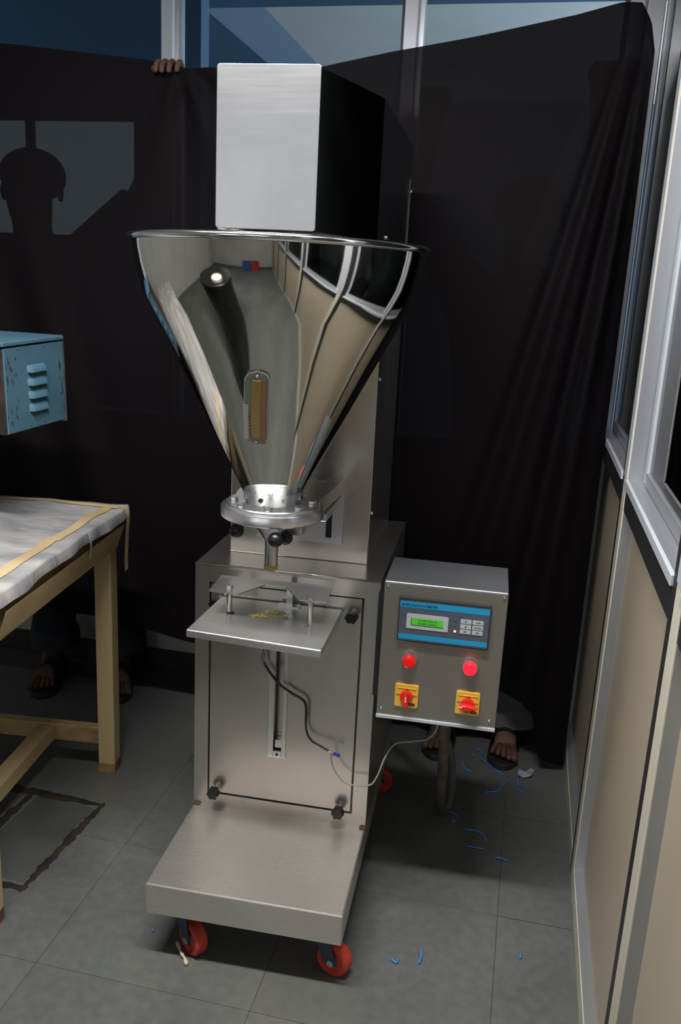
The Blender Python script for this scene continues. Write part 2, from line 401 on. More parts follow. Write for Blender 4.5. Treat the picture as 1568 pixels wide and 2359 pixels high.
# back partition, mostly hidden by the cloth
wb = empty('wall_back', RM(-.9, YB+.03), kind='structure', label='glazed back partition with white mullions behind the dark cloth')
obj('lower_panel', rbox(XL, XW+.06, YB, YB+.05, .085, 1.0), M['plaster'], wb)
obj('skirting', rbox(XL, XW+.06, YB-.012, YB+.05, 0, .085), M['skirting'], wb)
obj('sill', rbox(XL, XW+.06, YB-.02, YB+.06, 1.0, 1.03), M['alu_white'], wb, bevel=.003)
mul = (-2.41, -1.60, -.795, .018, .69)
for i, x in enumerate(mul):
    obj('mullion', rbox(x, x+.043, YB-.02, YB+.045, 1.03, HC), M['alu_white'], wb, bevel=.002)
    obj('sash_stile', rbox(x+.043, x+.060, YB+.005, YB+.04, 1.03, HC), M['alu'], wb)
    obj('sash_stile', rbox(x-.012, x, YB+.005, YB+.04, 1.03, HC), M['gasket'], wb)
    if i < 4: obj('glass_pane', rbox(x+.055, mul[i+1]-.01, YB+.02, YB+.024, 1.03, HC), M['glass'], wb)
obj('corner_post', rbox(XW-.02, XW+.03, YB-.05, YB, 0, HC), M['alu'], wb, bevel=.003)

# room behind the glass
far = obj('wall_far', rbox(-3.6, -1.10, 2.2, 2.3, 0, HC), M['blue_paint'], kind='structure', label='blue painted wall of the next room')
win = empty('window_1', RM(-1.85, 2.19, 1.0), kind='structure', label='bright window in the far blue wall')
obj('pane', rbox(-2.55, -1.42, 2.185, 2.198, 1.70, 2.22), M['light'], win)
obj('window_frame', join(rbox(-1.42,-1.38,2.17,2.2,1.66,2.26), rbox(-2.59,-2.55,2.17,2.2,1.66,2.26), rbox(-2.55,-1.42,2.17,2.2,1.66,1.70), rbox(-2.55,-1.42,2.17,2.2,2.22,2.26), rbox(-1.98,-1.94,2.16,2.198,1.70,2.22)), M['gasket'], win)
obj('wall_end', rbox(-3.6, 3.4, 5.4, 5.5, 0, HC), M['blue_paint'], kind='structure', label='end wall of the next room')
cei = empty('ceiling', RM(-1, -1.5, HC), kind='structure', label='white ceiling with a blue painted beam over the next room')
obj('ceiling_slab', rbox(XL-.1, 1.9, YF-.1, YB+.06, HC, HC+.08), M['ceil_white'], cei)
obj('beam', rbox(-3.6, 3.4, YB+.06, 3.05, HC, HC+.08), M['blue_paint'], cei)
obj('ceiling_slab', rbox(-3.6, -1.42, 3.05, 5.5, HC, HC+.08), M['blue_paint'], cei)
obj('ceiling_strip', rbox(-1.42, -1.08, 3.05, 5.5, HC, HC+.08), M['pale_blue'], cei)
obj('ceiling_slab', rbox(-1.08, 3.4, 3.05, 5.5, HC, HC+.08), M['ceil_white'], cei)
# hidden walls behind and left of the camera
wl = obj('wall_left', rbox(XL-.08, XL, YF, YB+.1, 0, HC), M['plaster'], kind='structure', label='white plastered side wall')
wf = empty('wall_front', RM(-.9, YF-.05), kind='structure', label='white plastered wall with two windows')
obj('wall_piece', rbox(XL, XW+.05, YF-.1, YF, 0, 1.15), M['plaster'], wf)
obj('wall_piece', rbox(XL, XW+.05, YF-.1, YF, 2.55, HC), M['plaster'], wf)
for a0, a1 in ((XL, -2.05), (-.85, -.60), (.60, XW+.05)): obj('wall_piece', rbox(a0, a1, YF-.1, YF, 1.15, 2.55), M['plaster'], wf)
for n, x in ((2, -1.45), (3, 0.0)):
    wn = empty('window_%d' % n, RM(x, YF-.02, 1.15), kind='structure', label='window in the front wall')
    obj('window_frame', join(rbox(x-.60,x-.56,YF-.06,YF+.01,1.15,2.55), rbox(x+.56,x+.60,YF-.06,YF+.01,1.15,2.55), rbox(x-.56,x+.56,YF-.06,YF+.01,1.15,1.19), rbox(x-.56,x+.56,YF-.06,YF+.01,2.51,2.55), rbox(x-.02,x+.02,YF-.05,YF+.005,1.19,2.51)), M['alu_white'], wn)
obj('wall_side', rbox(3.4, 3.5, YB, 5.5, 0, HC), M['plaster'], kind='structure', label='side wall of the next room')
w4 = empty('window_4', RM(3.38, 3.6, .9), kind='structure', label='unseen glowing pane added to light the next room ceiling')
obj('pane', rbox(3.385, 3.398, 2.4, 4.8, .9, 2.3), M['fill_glow'], w4)  # added out-of-view pane that brightens the ceiling behind the glass
obj('window_frame', join(rbox(3.36,3.4,2.36,2.4,.86,2.34), rbox(3.36,3.4,4.8,4.84,.86,2.34), rbox(3.36,3.4,2.4,4.8,.86,.9), rbox(3.36,3.4,2.4,4.8,2.3,2.34)), M['alu_white'], w4)
# fluorescent tube on the ceiling in front of the machine: the main light of the room
def tube_light(x, y, HC, power, label):
    t_ = empty('tube_light', RM(x, y, HC-.075), label, 'lamp')
    obj('lamp_housing', rbox(x-.70, x+.70, y-.07, y+.07, HC-.04, HC-.001), M['alu_white'], t_, bevel=.004)
    for e in (-1, 1): obj('hanger_rod', tf(cone((x+e*.5,y,HC-.001), (x+e*.5,y,2.951), .006), lambda v: RM(*v)), M['alu'], t_)
    for e in (-1, 1): obj('lamp_holder', rbox(x+e*.685-.012, x+e*.685+.012, y-.056, y+.056, HC-.085, HC-.04), M['alu_white'], t_)
    for dy in (-.036, .036): obj('tube', tf(cone((x-.67,y+dy,HC-.062), (x+.67,y+dy,HC-.062), .0145), lambda v: RM(*v)), M['tube'], t_, smooth=30)
    area_light('tube_glow', x, y, HC-.08, 1.34, .11, power, (1.0,.985,.95), Vector((0,0,-1)))
tube_light(-.05, -.84, 2.62, 52, 'lit twin fluorescent tube lamp hung from the ceiling before the machine')

# ------------------------------------------------------------------ filling machine
mc = empty('filling_machine', (0, .1, 0), 'tall stainless steel powder filling machine with a conical mirror hopper', 'machine')
h = .225
base = obj('base_tray', box(-h, h, -.322, .553, .126, .203), M['tray'], mc, bevel=.004, seg=3)
obj('weld', ball((h-.006,-.004,.205), .006, 1.6, .8, .6), mat('weld_rust', (.09,.045,.025), .7), base, smooth=True)
obj('weld', ball((-h+.008,-.004,.205), .006, 1.8, .8, .6), bpy.data.materials['weld_rust'], base, smooth=True)
ring = join(box(-h, -.189, 0, .03, .203, .858), box(.189, h, 0, .03, .203, .858), box(-.189, .189, 0, .03, .203, .2385), box(-.189, .189, 0, .03, .813, .858))
cab = obj('cabinet_body', join(box(-h, h, .03, .553, .203, .858), ring), M['cab'], mc)
obj('cabinet_edge_highlight', cone((-h,.001,.857), (h,.001,.857), .0025, seg=8), M['chrome'], cab, smooth=True)  # thin chrome rod added as the bright highlight along the top edge
dr = obj('cabinet_door', join(box(-.185,-.0195,.002,.012,.243,.809), box(.0015,.183,.002,.012,.243,.809), box(-.0195,.0015,.002,.012,.243,.384), box(-.0195,.0015,.002,.012,.74,.809)), M['cab'], mc)
obj('slot_frame', join(box(-.034,-.0195,-.0015,.002,.368,.77), box(.0015,.0125,-.0015,.002,.368,.77), box(-.0195,.0015,-.0015,.002,.368,.384)), M['cast'], dr, bevel=.001)
obj('slot_screw', cone((-.009,-.004,.376), (-.009,0,.376), .003), M['black'], dr)
obj('slide_block', box(-.017,-.001,.010,.028,.388,.41), M['chrome'], dr)
def star_knob(x, z, name, par):
    pts = []
    for i in range(36):
        a = 2*math.pi*i/36; r = .0145*(1+.10*math.cos(6*a)); pts.append((x + r*math.cos(a), z + r*math.sin(a)))
    obj(name, prism_y(pts, -.034, -.014), M['black'], par, bevel=.002)
    obj('stud', cone((x,-.014,z), (x,.004,z), .0075), M['iron'], par, smooth=30)
for x, z in ((.164,.772), (-.166,.768), (-.165,.255), (.157,.252)): star_knob(x, z, 'star_knob', dr)

# column and top housing
colm = obj('column', box(-.175, .175, .116, .54, .858, 1.62), M['cab'], mc, bevel=.002)
hp = [(-.094,-.274), (.094,-.274), (.175,-.038), (.175,.544), (-.175,.544), (-.175,-.038)]
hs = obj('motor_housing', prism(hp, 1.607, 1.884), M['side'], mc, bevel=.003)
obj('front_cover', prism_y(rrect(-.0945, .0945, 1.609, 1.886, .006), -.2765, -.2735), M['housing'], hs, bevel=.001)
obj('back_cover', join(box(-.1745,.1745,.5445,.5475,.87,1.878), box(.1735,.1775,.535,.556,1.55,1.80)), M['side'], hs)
for z in (1.60, 1.77): obj('screw', ball((.178,.55,z), .004), M['chrome'], hs, smooth=True)
obj('screw', ball((.176,.10,1.625), .0045), M['chrome'], hs, smooth=True)
for y, z in ((.14,1.31), (.135,.985)): obj('screw', ball((.176,y,z), .0045), M['chrome'], colm, smooth=True)

# hopper
HX, HY = .004, -.169
prof = [(.064,1.095), (.0716,1.1125), (.124,1.214), (.177,1.319), (.2087,1.381), (.245,1.449), (.262,1.483), (.272,1.512), (.2785,1.54), (.283,1.566), (.285,1.585)]
inn = [(r-.003, z) for r, z in reversed(prof)]
hop = obj('hopper', lathe(prof + inn, HX, HY, 160, cap=False), M['hopper'], mc, smooth=60)
rimp = []
for i in range(13):
    a = math.radians(-110 + 260*i/12); rimp.append((.286 + .0065*math.cos(a), 1.588 + .0065*math.sin(a)))
obj('rim', lathe(rimp, HX, HY, 160, cap=False), M['chrome'], hop, smooth=True)
def cpt(th, z, off=0.0):
    r = .0716 + (z-1.1125)*.5185; n = Vector((math.cos(th), math.sin(th), -.5185)).normalized()
    return Vector((HX + r*math.cos(th), HY + r*math.sin(th), z)) + n*off
T0, T1 = math.radians(-85.5), math.radians(-91.5); Z0, Z1 = 1.362, 1.216
def gpt(a, b, off):                            # a across (metres right), b 0 top .. 1 bottom
    z = Z0 + (Z1-Z0)*b; th = T0 + (T1-T0)*b; r = .0716 + (z-1.1125)*.5185
    t = Vector((-math.sin(th), math.cos(th), 0)); return cpt(th, z, off) + t*a
def gslab(a0, a1, b0, b1, o0, o1, nb=10):
    V, F = [], []
    for k in range(nb+1):
        b = b0 + (b1-b0)*k/nb
        for a, o in ((a0,o0), (a1,o0), (a1,o1), (a0,o1)): V.append(tuple(gpt(a(b) if callable(a) else a, b, o)))
    for k in range(nb):
        for i in range(4): F.append((4*k+i, 4*k+(i+1) % 4, 4*k+4+(i+1) % 4, 4*k+4+i))
    return V, F + [(3,2,1,0), tuple(4*nb+i for i in range(4))]
def halfw(b, w=.0225, r=.0215):
    L = .17; d = min(b, 1-b)*L
    return w if d >= r else w - r + math.sqrt(max(0, r*r-(r-d)**2))
obj('sight_plate', gslab(lambda b: -halfw(b), lambda b: halfw(b), 0, 1, -.001, .004, 40), M['acrylic'], hop, smooth=30)
obj('plate_edge', tube([tuple(gpt((1 if k < 33 else -1)*halfw(b), b, .004)) for k, b in enumerate([i/32 for i in range(33)] + [i/32 for i in range(32,-1,-1)])], .0011, 6, 2), mat('light_acrylic_edge', (.50,.50,.46), .25), hop, smooth=True)
obj('sight_tube', gslab(-.0085, .0085, .10, .90, .003, .0085), M['amber'], hop, bevel=.004, seg=3)
obj('scale_strip', gslab(.0085, .0185, .13, .985, .004, .0055), M['scale_red'], hop)
pap = obj('paper_scale', gslab(lambda b: -.0245 if b < .6 else -.0235, lambda b: -.0135 + .003*math.sin(b*9)*.3, .44, .93, .0045, .006), M['paper'], hop)
obj('paper_ticks', join(*[gslab(-.0150, -.0112, b, b+.008, .006, .0064, 1) for b in (.60,.64,.69,.73,.78,.82,.86,.90)]), M['ink'], hop)
for b in (.055, .955): obj('screw', ball(tuple(gpt(0, b, .006)), .0035), M['chrome'], hop, smooth=True)

# flange, arm and nozzle
fl = obj('flange', join(lathe([(.106,1.040), (.109,1.043), (.109,1.061), (.107,1.064)], HX, HY, 96), lathe([(.099,1.064), (.099,1.069), (.097,1.071)], HX, HY, 96)), M['cast'], mc, smooth=35)
obj('collar', lathe([(.0565,1.071), (.058,1.075), (.0655,1.097), (.0665,1.099), (.062,1.099)], HX, HY, 96), M['cast'], fl, smooth=35)
for i in range(8):
    a = math.radians(-90 + 8 + 45*i)
    obj('flange_bolt', prism([(HX+.082*math.cos(a)+.0095*math.cos(t*math.pi/3), HY+.082*math.sin(a)+.0095*math.sin(t*math.pi/3)) for t in range(6)], 1.071, 1.077), M['cast'], fl, bevel=.001)
    q = Vector((math.cos(a-.3), math.sin(a-.3), 0)); p = Vector((HX, HY, 1.085)) + q*.060
    obj('collar_screw', cone(tuple(p), tuple(p+q*.004), .005, seg=14), M['chrome'], fl, smooth=30)
obj('mounting_arm', prism([(-.105,.116), (.111,.116), (.098,-.10), (.085,-.15), (-.085,-.15), (-.098,-.10)], 1.036, 1.068), M['cast'], mc, bevel=.002)
obj('arm_bolt', prism([(.062+.012*math.cos(t*math.pi/3), .06+.012*math.sin(t*math.pi/3)) for t in range(6)], 1.068, 1.076), M['iron'], mc, bevel=.001)
mp = obj('mounting_plate', join(box(-.104,.069,.107,.116,.906,1.06), box(.084,.111,.107,.116,.906,1.06), box(.069,.084,.107,.116,.906,.920), box(.069,.084,.107,.116,1.0,1.06)), M['cast'], mc)
obj('slot_backing', box(.069,.084,.1135,.116,.920,1.0), M['black'], mp)
obj('gusset', prism_y([(.088,.0), (.105,.0), (.105,.01), (.088,.01)], 0, .001), M['cast'], mp) if False else None
obj('gusset', join(box(.092,.106,-.09,.107,1.014,1.031)), M['cast'], mc, bevel=.002)
obj('nozzle', lathe([(.014,.921), (.0145,.985), (.048,1.034), (.05,1.040)], HX, HY, 48), M['cast'], mc, smooth=40)
obj('nozzle_tip', lathe([(.0150,.921), (.0152,.931)], HX, HY, 48), M['amber'], mc, smooth=40)
for x, y, z, dx in ((-.060,-.215,1.013,-.2), (.035,-.262,1.015,.0), (.046,-.222,1.010,.25)):
    kn = obj('ball_knob', ball((x,y,z), .0155), M['black'], mc, smooth=True)
    obj('clamp_stud', cone((x,y+.01,z), (x-dx*.04,y+.06,z+.006), .006), M['chrome'], kn, smooth=30)
obj('clamp_block', box(-.072,-.045,-.17,-.13,1.012,1.040), M['cast'], mc, bevel=.002)
obj('clamp_block', box(.035,.075,-.20,-.15,1.008,1.040), M['cast'], mc, bevel=.002)

# bag platform with its two-winged holder
pf = obj('platform', prism([(-.167,-.225), (.137,-.2505), (.139,-.006), (-.157,-.006)], .764, .782), M['plate'], mc, bevel=.003, seg=3)
obj('platform_arm', box(-.02,.004,-.05,.01,.735,.764), M['cast'], pf)
for x, y in ((-.107,-.104), (.086,-.126)):
    obj('post', cone((x,y,.782), (x,y,.846), .006), M['chrome'], pf, smooth=30)
    obj('post_nut', prism([(x+.0085*math.cos(t*math.pi/3), y+.0085*math.sin(t*math.pi/3)) for t in range(6)], .8435, .850), M['cast'], pf)
    obj('post_screw', cone((x-.004,y-.014,.782), (x-.004,y-.014,.785), .004), M['iron'], pf)
def tilt(v): return Vector((v.x, v.y, v.z - .010*(v.y+.03)*0))
obj('bag_holder', prism([(-.146,-.136), (-.078,-.139), (-.035,-.062), (.012,-.058), (.060,-.133), (.122,-.129), (.116,-.022), (.02,-.026), (-.151,-.029)], .8405, .8435), M['plate'], pf)
obj('holder_bracket', join(box(.008,.022,-.026,-.020,.782,.84), box(-.012,.040,-.034,-.012,.782,.785)), M['cast'], pf)
M_rust = bpy.data.materials['weld_rust']
obj('rust_ring', lathe([(.011,.782), (.010,.7832)], -.105, -.106, 24), M_rust, pf)

# control box
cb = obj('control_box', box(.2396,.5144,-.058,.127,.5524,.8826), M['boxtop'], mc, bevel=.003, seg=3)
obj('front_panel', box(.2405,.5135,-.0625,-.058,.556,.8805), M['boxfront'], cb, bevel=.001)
obj('bottom_lip', box(.2396,.5144,-.066,-.05,.5484,.5564), M['alu_white'], cb, bevel=.001)
obj('side_stay', box(.2235,.2405,-.02,.09,.58,.84), M['gasket'], cb)
for x, z in ((.249,.8745), (.505,.8735), (.2505,.5725), (.500,.5735)): obj('screw', ball((x,-.0635,z), .0035), M['chrome'], cb, smooth=True)
pyc = -.0625
ct = obj('controller', prism_y(rrect(.2765,.4805,.749,.8545,.003), pyc-.0125, pyc), M['bezel'], mc, bevel=.0015)
ov = obj('overlay', box(.2795,.4775,pyc-.0135,pyc-.0125,.7535,.8475), M['face'], ct)
obj('colour_band', box(.2795,.4775,pyc-.0139,pyc-.0135,.8325,.8462), M['cyan'], ct)
obj('colour_band', box(.2795,.4775,pyc-.0139,pyc-.0135,.7570,.7685), M['cyan'], ct)
obj('screen_bezel', prism_y(rrect(.2960,.3890,.7830,.8185,.003), pyc-.0150, pyc-.0135), M['keygrey'], ct)
obj('screen', box(.3075,.3780,pyc-.0153,pyc-.0150,.7925,.8090), M['lcd'], ct, label='green backlit screen')
obj('screen_edge', join(box(.3065,.3790,pyc-.0156,pyc-.0150,.7915,.7927), box(.3065,.3077,pyc-.0156,pyc-.0150,.7915,.8095)), M['ink'], ct)
text('screen_text', 'CT 000 0000 00', .0062, (.3428,pyc-.0156,.8040), M['lcdtext'], ct)
text('screen_text', '00 0000 00000 0', .0062, (.3428,pyc-.0156,.7968), M['lcdtext'], ct)
text('title_text', 'JENTEN CYLLIAND AUTOMATION', .0066, (.2835,pyc-.0143,.8385), mat('navy_print', (.005,.03,.12), .5), ct, align='LEFT', shear=.3, width=.78)
for z in (.8145,.8015,.7885):
    obj('indicator_bar', box(.3925,.3985,pyc-.0140,pyc-.0135,z-.001,z+.001), M['ledoff'], ct)
    obj('indicator', ball((.4046,pyc-.0138,z-.0012), .0026 if z < .79 else .0016), M['led'] if z < .79 else M['ledoff'], ct, smooth=True)
for ci, kx in enumerate((.4155,.4420)):
    for ri in range(3):
        kz = .8180 - .01195*ri
        obj('key', prism_y(rrect(kx,kx+.0238,kz-.0098,kz,.0012), pyc-.0150, pyc-.0135), M['keygrey'], ct)
        s = (('', '', 'SET'), ('TARE', 'CANCEL', 'ENT'))[ci][ri]
        cx, cz = kx+.0119, kz-.0049
        if s: text('key_text', s, .0042, (cx,pyc-.0153,cz), M['ink'], ct)
        else:
            d = 1 if ri == 0 else -1
            obj('key_arrow', prism_y([(cx-.0008,cz-.0026*d), (cx+.0008,cz-.0026*d), (cx+.0008,cz+.0003*d), (cx+.0021,cz+.0003*d), (cx,cz+.0028*d), (cx-.0021,cz+.0003*d), (cx-.0008,cz+.0003*d)][::d], pyc-.0153, pyc-.0150), M['ink'], ct)
for x, m_, lab in ((.3085,'red_lamp','dull red pilot lamp'), (.4455,'red_lamp_on','brightly lit red pilot lamp')):
    lp = obj('pilot_lamp', cone((x,pyc,.704), (x,pyc-.012,.704), .0178, .0168, 32), M['cast'], mc, smooth=30, label=lab)
    g = [(.0148,0), (.0150,.010), (.0140,.0122), (.009,.0132), (.002,.0135)]
    V, F = lathe(g, 0, 0, 32)
    obj('lens', ([(x+a, pyc-.012-c, .704+b) for a, b, c in V], [f[::-1] for f in F]), M[m_], lp, smooth=True)
for x, horiz in ((.3078,False), (.4475,True)):
    zc = .6125; pl = obj('rotary_switch', prism_y(rrect(x-.0272,x+.0272,zc-.0290,zc+.0290,.005), pyc-.006, pyc), M['yellow'], mc, bevel=.002, label='yellow switch plate with its red knob turned %s' % ('sideways' if horiz else 'upright'))
    obj('top_ridge', box(x-.022,x+.022,pyc-.0075,pyc-.006,zc+.0185,zc+.0198), M['yellow'], pl)
    for s, dx, dz in (('OFF',0,.0150), ('ON',-.0195,.001), ('ON',.0195,.001)): text('switch_text', s, .0056, (x+dx,pyc-.0062,zc+dz), M['ink'], pl)
    if horiz: text('switch_text', 'OFF', .0056, (x-.002,pyc-.0062,zc-.0225), M['ink'], pl)
    for k in range(2): obj('name_print', box(x+.006,x+.021,pyc-.0064,pyc-.006,zc-.0232+k*.0036,zc-.0206+k*.0036), M['ink'], pl)
    kz = zc-.001
    kb = obj('switch_knob', cone((x,pyc-.006,kz), (x,pyc-.014,kz), .0155, .0135, 32), M['red'], pl, smooth=30)
    hw = [(0,.0185), (.0042,.008), (.0058,-.004), (.0052,-.015), (.003,-.0215), (-.003,-.0215), (-.0052,-.015), (-.0058,-.004), (-.0042,.008)]
    if horiz: hw = [(b*1.4 if b > 0 else b*.85, -a*1.15 - .002) for a, b in hw]
    obj('knob_grip', prism_y([(x+a, kz+b) for a, b in hw][::-1 if not horiz else -1], pyc-.027, pyc-.012), M['red'], pl, bevel=.0025, seg=3)
    if not horiz: obj('knob_line', box(x-.0013,x+.0013,pyc-.0274,pyc-.0268,kz-.005,kz+.009), mat('white_knob_line', (.85,.75,.72), .4), pl)
    else: obj('knob_line', box(x-.020,x-.011,pyc-.0274,pyc-.0268,kz-.0012,kz+.0012), bpy.data.materials['white_knob_line'], pl)  # white line stands for the highlight on the sideways grip
# sensor cable, thin wire and conduit
sc_ = obj('sensor_cable', tube([(-.012,-.09,.766), (-.022,-.085,.72), (-.040,-.045,.655), (-.043,-.022,.628), (-.008,-.016,.579), (.023,-.014,.5565), (.055,-.014,.540), (.064,-.016,.52), (.066,-.016,.467), (.079,-.018,.4395), (.105,-.022,.428), (.130,-.026,.419)], lambda t: .0034 if t < .7 else .0027), M['cable'], mc, smooth=True)
obj('ferrule', cone((.126,-.027,.4215), (.134,-.028,.4175), .003), M['chrome'], sc_, smooth=30)
obj('core_wire', tube([(.133,-.028,.4180), (.138,-.031,.415), (.141,-.030,.4165)], .0013), mat('red_core', (.45,.10,.06), .5), sc_, smooth=True)
obj('tape_wrap', tube([(.139,-.031,.418), (.147,-.031,.4155), (.156,-.030,.414)], lambda t: .0042 + .0012*math.sin(t*11)), M['blue_wire'], sc_, smooth=True)
obj('signal_wire', tube([(.130,-.027,.419), (.1331,-.03,.4139), (.1389,-.03,.3828), (.161,-.03,.3504), (.1865,-.03,.3389), (.2313,-.03,.3449), (.249,-.026,.3703), (.264,-.015,.418), (.285,.006,.445), (.325,.025,.447), (.360,.032,.455), (.378,.034,.478), (.383,.034,.51), (.383,.034,.555)], .0021), M['wire'], mc, smooth=True)
cu = obj('flexible_conduit', tube([(.393,.045,.556), (.396,.075,.48), (.399,.14,.38), (.400,.22,.26), (.400,.30,.15), (.402,.36,.075), (.408,.395,.03), (.414,.415,.017)], .0135, 16, 12, rib=.0042), M['conduit'], mc, smooth=True)
obj('conduit_tail', tube([(.414,.415,.017), (.424,.430,.03), (.428,.430,.09), (.424,.42,.16), (.412,.41,.22), (.385,.42,.27), (.33,.46,.33), (.27,.50,.39), (.222,.52,.43)], .0115, 14, 10), M['conduit2'], cu, smooth=True)
# casters
def caster(x, y, ang, label=None):
    d = Vector((math.cos(ang), math.sin(ang), 0)); t = Vector((-d.y, d.x, 0))      # d: axle, t: rolling direction
    o = Vector((x, y, 0)); wc = o + Vector((0,0,.040))
    sw = wc + t*.034 + Vector((0,0,.075))
    def bar(s):
        a = wc + d*s*.0195; bb = Vector((sw.x, sw.y, .118)) + d*s*.0195
        w_ = t*.0155; n = d*.002
        V = [a-w_-n-Vector((0,0,.006)), a+w_-n-Vector((0,0,.006)), a+w_+n-Vector((0,0,.006)), a-w_+n-Vector((0,0,.006)), bb-w_*1.5-n, bb+w_*1.5-n, bb+w_*1.5+n, bb-w_*1.5+n]
        return [tuple(v) for v in V], box(0,1,0,1,0,1)[1]
    top = tf(box(-.0215,.0215,-.026,.026,.114,.1262), lambda v: Vector((sw.x, sw.y, 0)) + d*v.x + t*v.y + Vector((0,0,v.z)))
    ca = obj('caster', join(bar(1), bar(-1), top), M['fork_blue'], mc, bevel=.001)
    def wl_(prof, name, m_):
        V, F = lathe(prof, 0, 0, 40)
        obj(name, ([tuple(wc + d*c + t*a + Vector((0,0,b))) for a, b, c in V], F), m_, ca, smooth=35)
    wl_([(.016,-.0105), (.026,-.0115), (.028,-.0155), (.036,-.0155), (.0395,-.012), (.040,-.005), (.040,.005), (.0395,.012), (.036,.0155), (.028,.0155), (.026,.0115), (.016,.0105)], 'wheel', M['pu_red'])
    wl_([(.008,-.024), (.008,.024)], 'axle_bolt', M['iron'])
    wl_([(.0115,-.019), (.0115,.019)], 'wheel_hub', M['iron'])
caster(-.128, -.272, math.radians(52)); caster(.203, -.260, math.radians(72)); caster(.205, .49, math.radians(105)); caster(-.19, .49, math.radians(-90))
# spilled powder on the platform
pv = []
for i in range(150):
    a = random.gauss(0, 1); b = random.gauss(0, 1)
    if i < 70: x, y = -.012 + a*.014, -.072 + b*.006
    elif i < 130: x, y = -.035 + a*.012, -.105 + b*.006
    else: x, y = .018 + a*.008, -.10 + b*.004
    pv.append(ball((x, y, .7828), random.uniform(.0007,.0026), 1.6, 1, .35, 7, 4))
obj('spilled_powder', join(*pv), M['powder'], kind='stuff', label='yellow powder spilled on the steel platform', cat='powder', smooth=True)

# ------------------------------------------------------------------ work table (left)
TA = math.radians(4.0); TXv = Vector((math.cos(TA), math.sin(TA), 0)); TYv = Vector((-math.sin(TA), math.cos(TA), 0)); TO = Vector((-.602, .438, 0))
def TB(g): return tf(g, lambda v: TO + TXv*v.x + TYv*v.y + Vector((0,0,v.z)))     # table frame: x left is negative, y front is negative
tb = empty('work_table', tuple(TO + TXv*-.7 + TYv*-.39), 'pale wooden work table with a taped plastic covered top', 'table')
LT, DT = 1.55, .775
for x, y in ((-.072,-.062), (-.105,-DT+.012), (-LT+.02,-.062), (-LT+.02,-DT+.012)):
    lg = obj('leg', TB(box(x, x+.052, y, y+.052, .0, .80)), M['wood'], tb, bevel=.003)
    obj('scuffed_foot', TB(box(x-.0008, x+.0528, y-.0008, y+.0528, .0, .035)), M['foot_stain'], lg, bevel=.002)
obj('table_board', TB(box(-LT, 0, -DT, 0, .825, .852)), M['wood_h'], tb, bevel=.003)
for y in (-.035, -DT+.015): obj('apron', TB(box(-LT+.06, -.02, y, y+.022, .745, .825)), M['wood_h'], tb, bevel=.002)
for x in (-.034, -LT+.01): obj('apron', TB(box(x, x+.022, -DT+.03, -.02, .735, .825)), M['wood_h'], tb, bevel=.002)
for y in (-.055, -DT+.02): obj('stretcher', TB(box(-LT+.07, -.072, y, y+.032, .095, .150)), M['wood_dirty'], tb, bevel=.002)
obj('stretcher', TB(box(-.265, -.215, -DT+.05, -.055, .098, .146)), M['wood_h'], tb, bevel=.002)
# plastic sheet
def sheet_geo():
    nx, ny = 70, 46; x0, x1, y0, y1 = -LT-.02, .012, -DT-.02, .006; V, F = [], []
    def wr_(x, y): return .0028*math.sin(17*x+9*y+2*math.sin(6*y)) + .002*math.sin(31*y-13*x) + .0015*math.sin(47*x+21*y)
    dz = .062
    for j in range(ny+1):
        for i in range(nx+1):
            u = i/nx; v = j/ny
            x = x0 + (x1-x0)*u*1.0; y = y0 + (y1-y0)*v; z = .8605 + .7*wr_(x, y)
            V.append((x, y, z))
    def idx(i, j): return j*(nx+1)+i
    for j in range(ny):
        for i in range(nx): F.append((idx(i,j), idx(i+1,j), idx(i+1,j+1), idx(i,j+1)))
    # hanging skirts on the right and front edges
    def skirt(line, nrm, ln):
        base_ = len(V); rows = 5
        for r in range(1, rows+1):
            for k, (q, s) in enumerate(line):
                p = V[q]; f = r/rows
                w_ = .0025*math.sin(s*23) + .0015*math.sin(s*51+1)
                V.append((p[0]+nrm[0]*(.006*math.sin(f*1.57)+w_*f), p[1]+nrm[1]*(.006*math.sin(f*1.57)+w_*f), p[2] - ln*f*(1+.10*math.sin(s*11+.6))))
        n = len(line)
        for k in range(n-1):
            F.append((line[k][0], line[k+1][0], base_+k+1, base_+k))
            for r in range(rows-1): F.append((base_+r*n+k, base_+r*n+k+1, base_+(r+1)*n+k+1, base_+(r+1)*n+k))
    skirt([(idx(nx,j), j/ny*.8) for j in range(ny+1)], (1,0), .030)
    skirt([(idx(i,0), i/nx*1.6) for i in range(nx+1)], (0,-1), .035)
    skirt([(idx(i,ny), i/nx*1.6) for i in range(nx+1)], (0,1), .02)
    return V, F
sh = obj('plastic_sheet', TB(sheet_geo()), M['sheet'], smooth=True, label='cloudy white plastic sheet taped over the table top', cat='sheet')
def strip(x0, x1, y0, y1, n=24):
    V, F = [], []
    for k in range(n+1):
        t = k/n
        for (x, y) in (((x0 + (x1-x0)*t, y0), (x0 + (x1-x0)*t, y1)) if abs(x1-x0) > abs(y1-y0) else ((x0, y0 + (y1-y0)*t), (x1, y0 + (y1-y0)*t))):
            z = .8625 + .7*(.0028*math.sin(17*x+9*y+2*math.sin(6*y)) + .002*math.sin(31*y-13*x) + .0015*math.sin(47*x+21*y))
            V.append((x, y, z))
    for k in range(n): F.append((2*k, 2*k+1, 2*k+3, 2*k+2) if abs(x1-x0) < abs(y1-y0) else (2*k, 2*k+2, 2*k+3, 2*k+1))
    return V, F
obj('tape_strip', TB(strip(-LT, -.003, -.040, -.012)), M['tape'], sh, smooth=True)
obj('tape_strip', TB(strip(-.052, -.022, -.40, -.03)), M['tape'], sh, smooth=True)
obj('tape_strip', TB(strip(-.060, -.028, -.76, -.38)), M['tape'], sh, smooth=True)
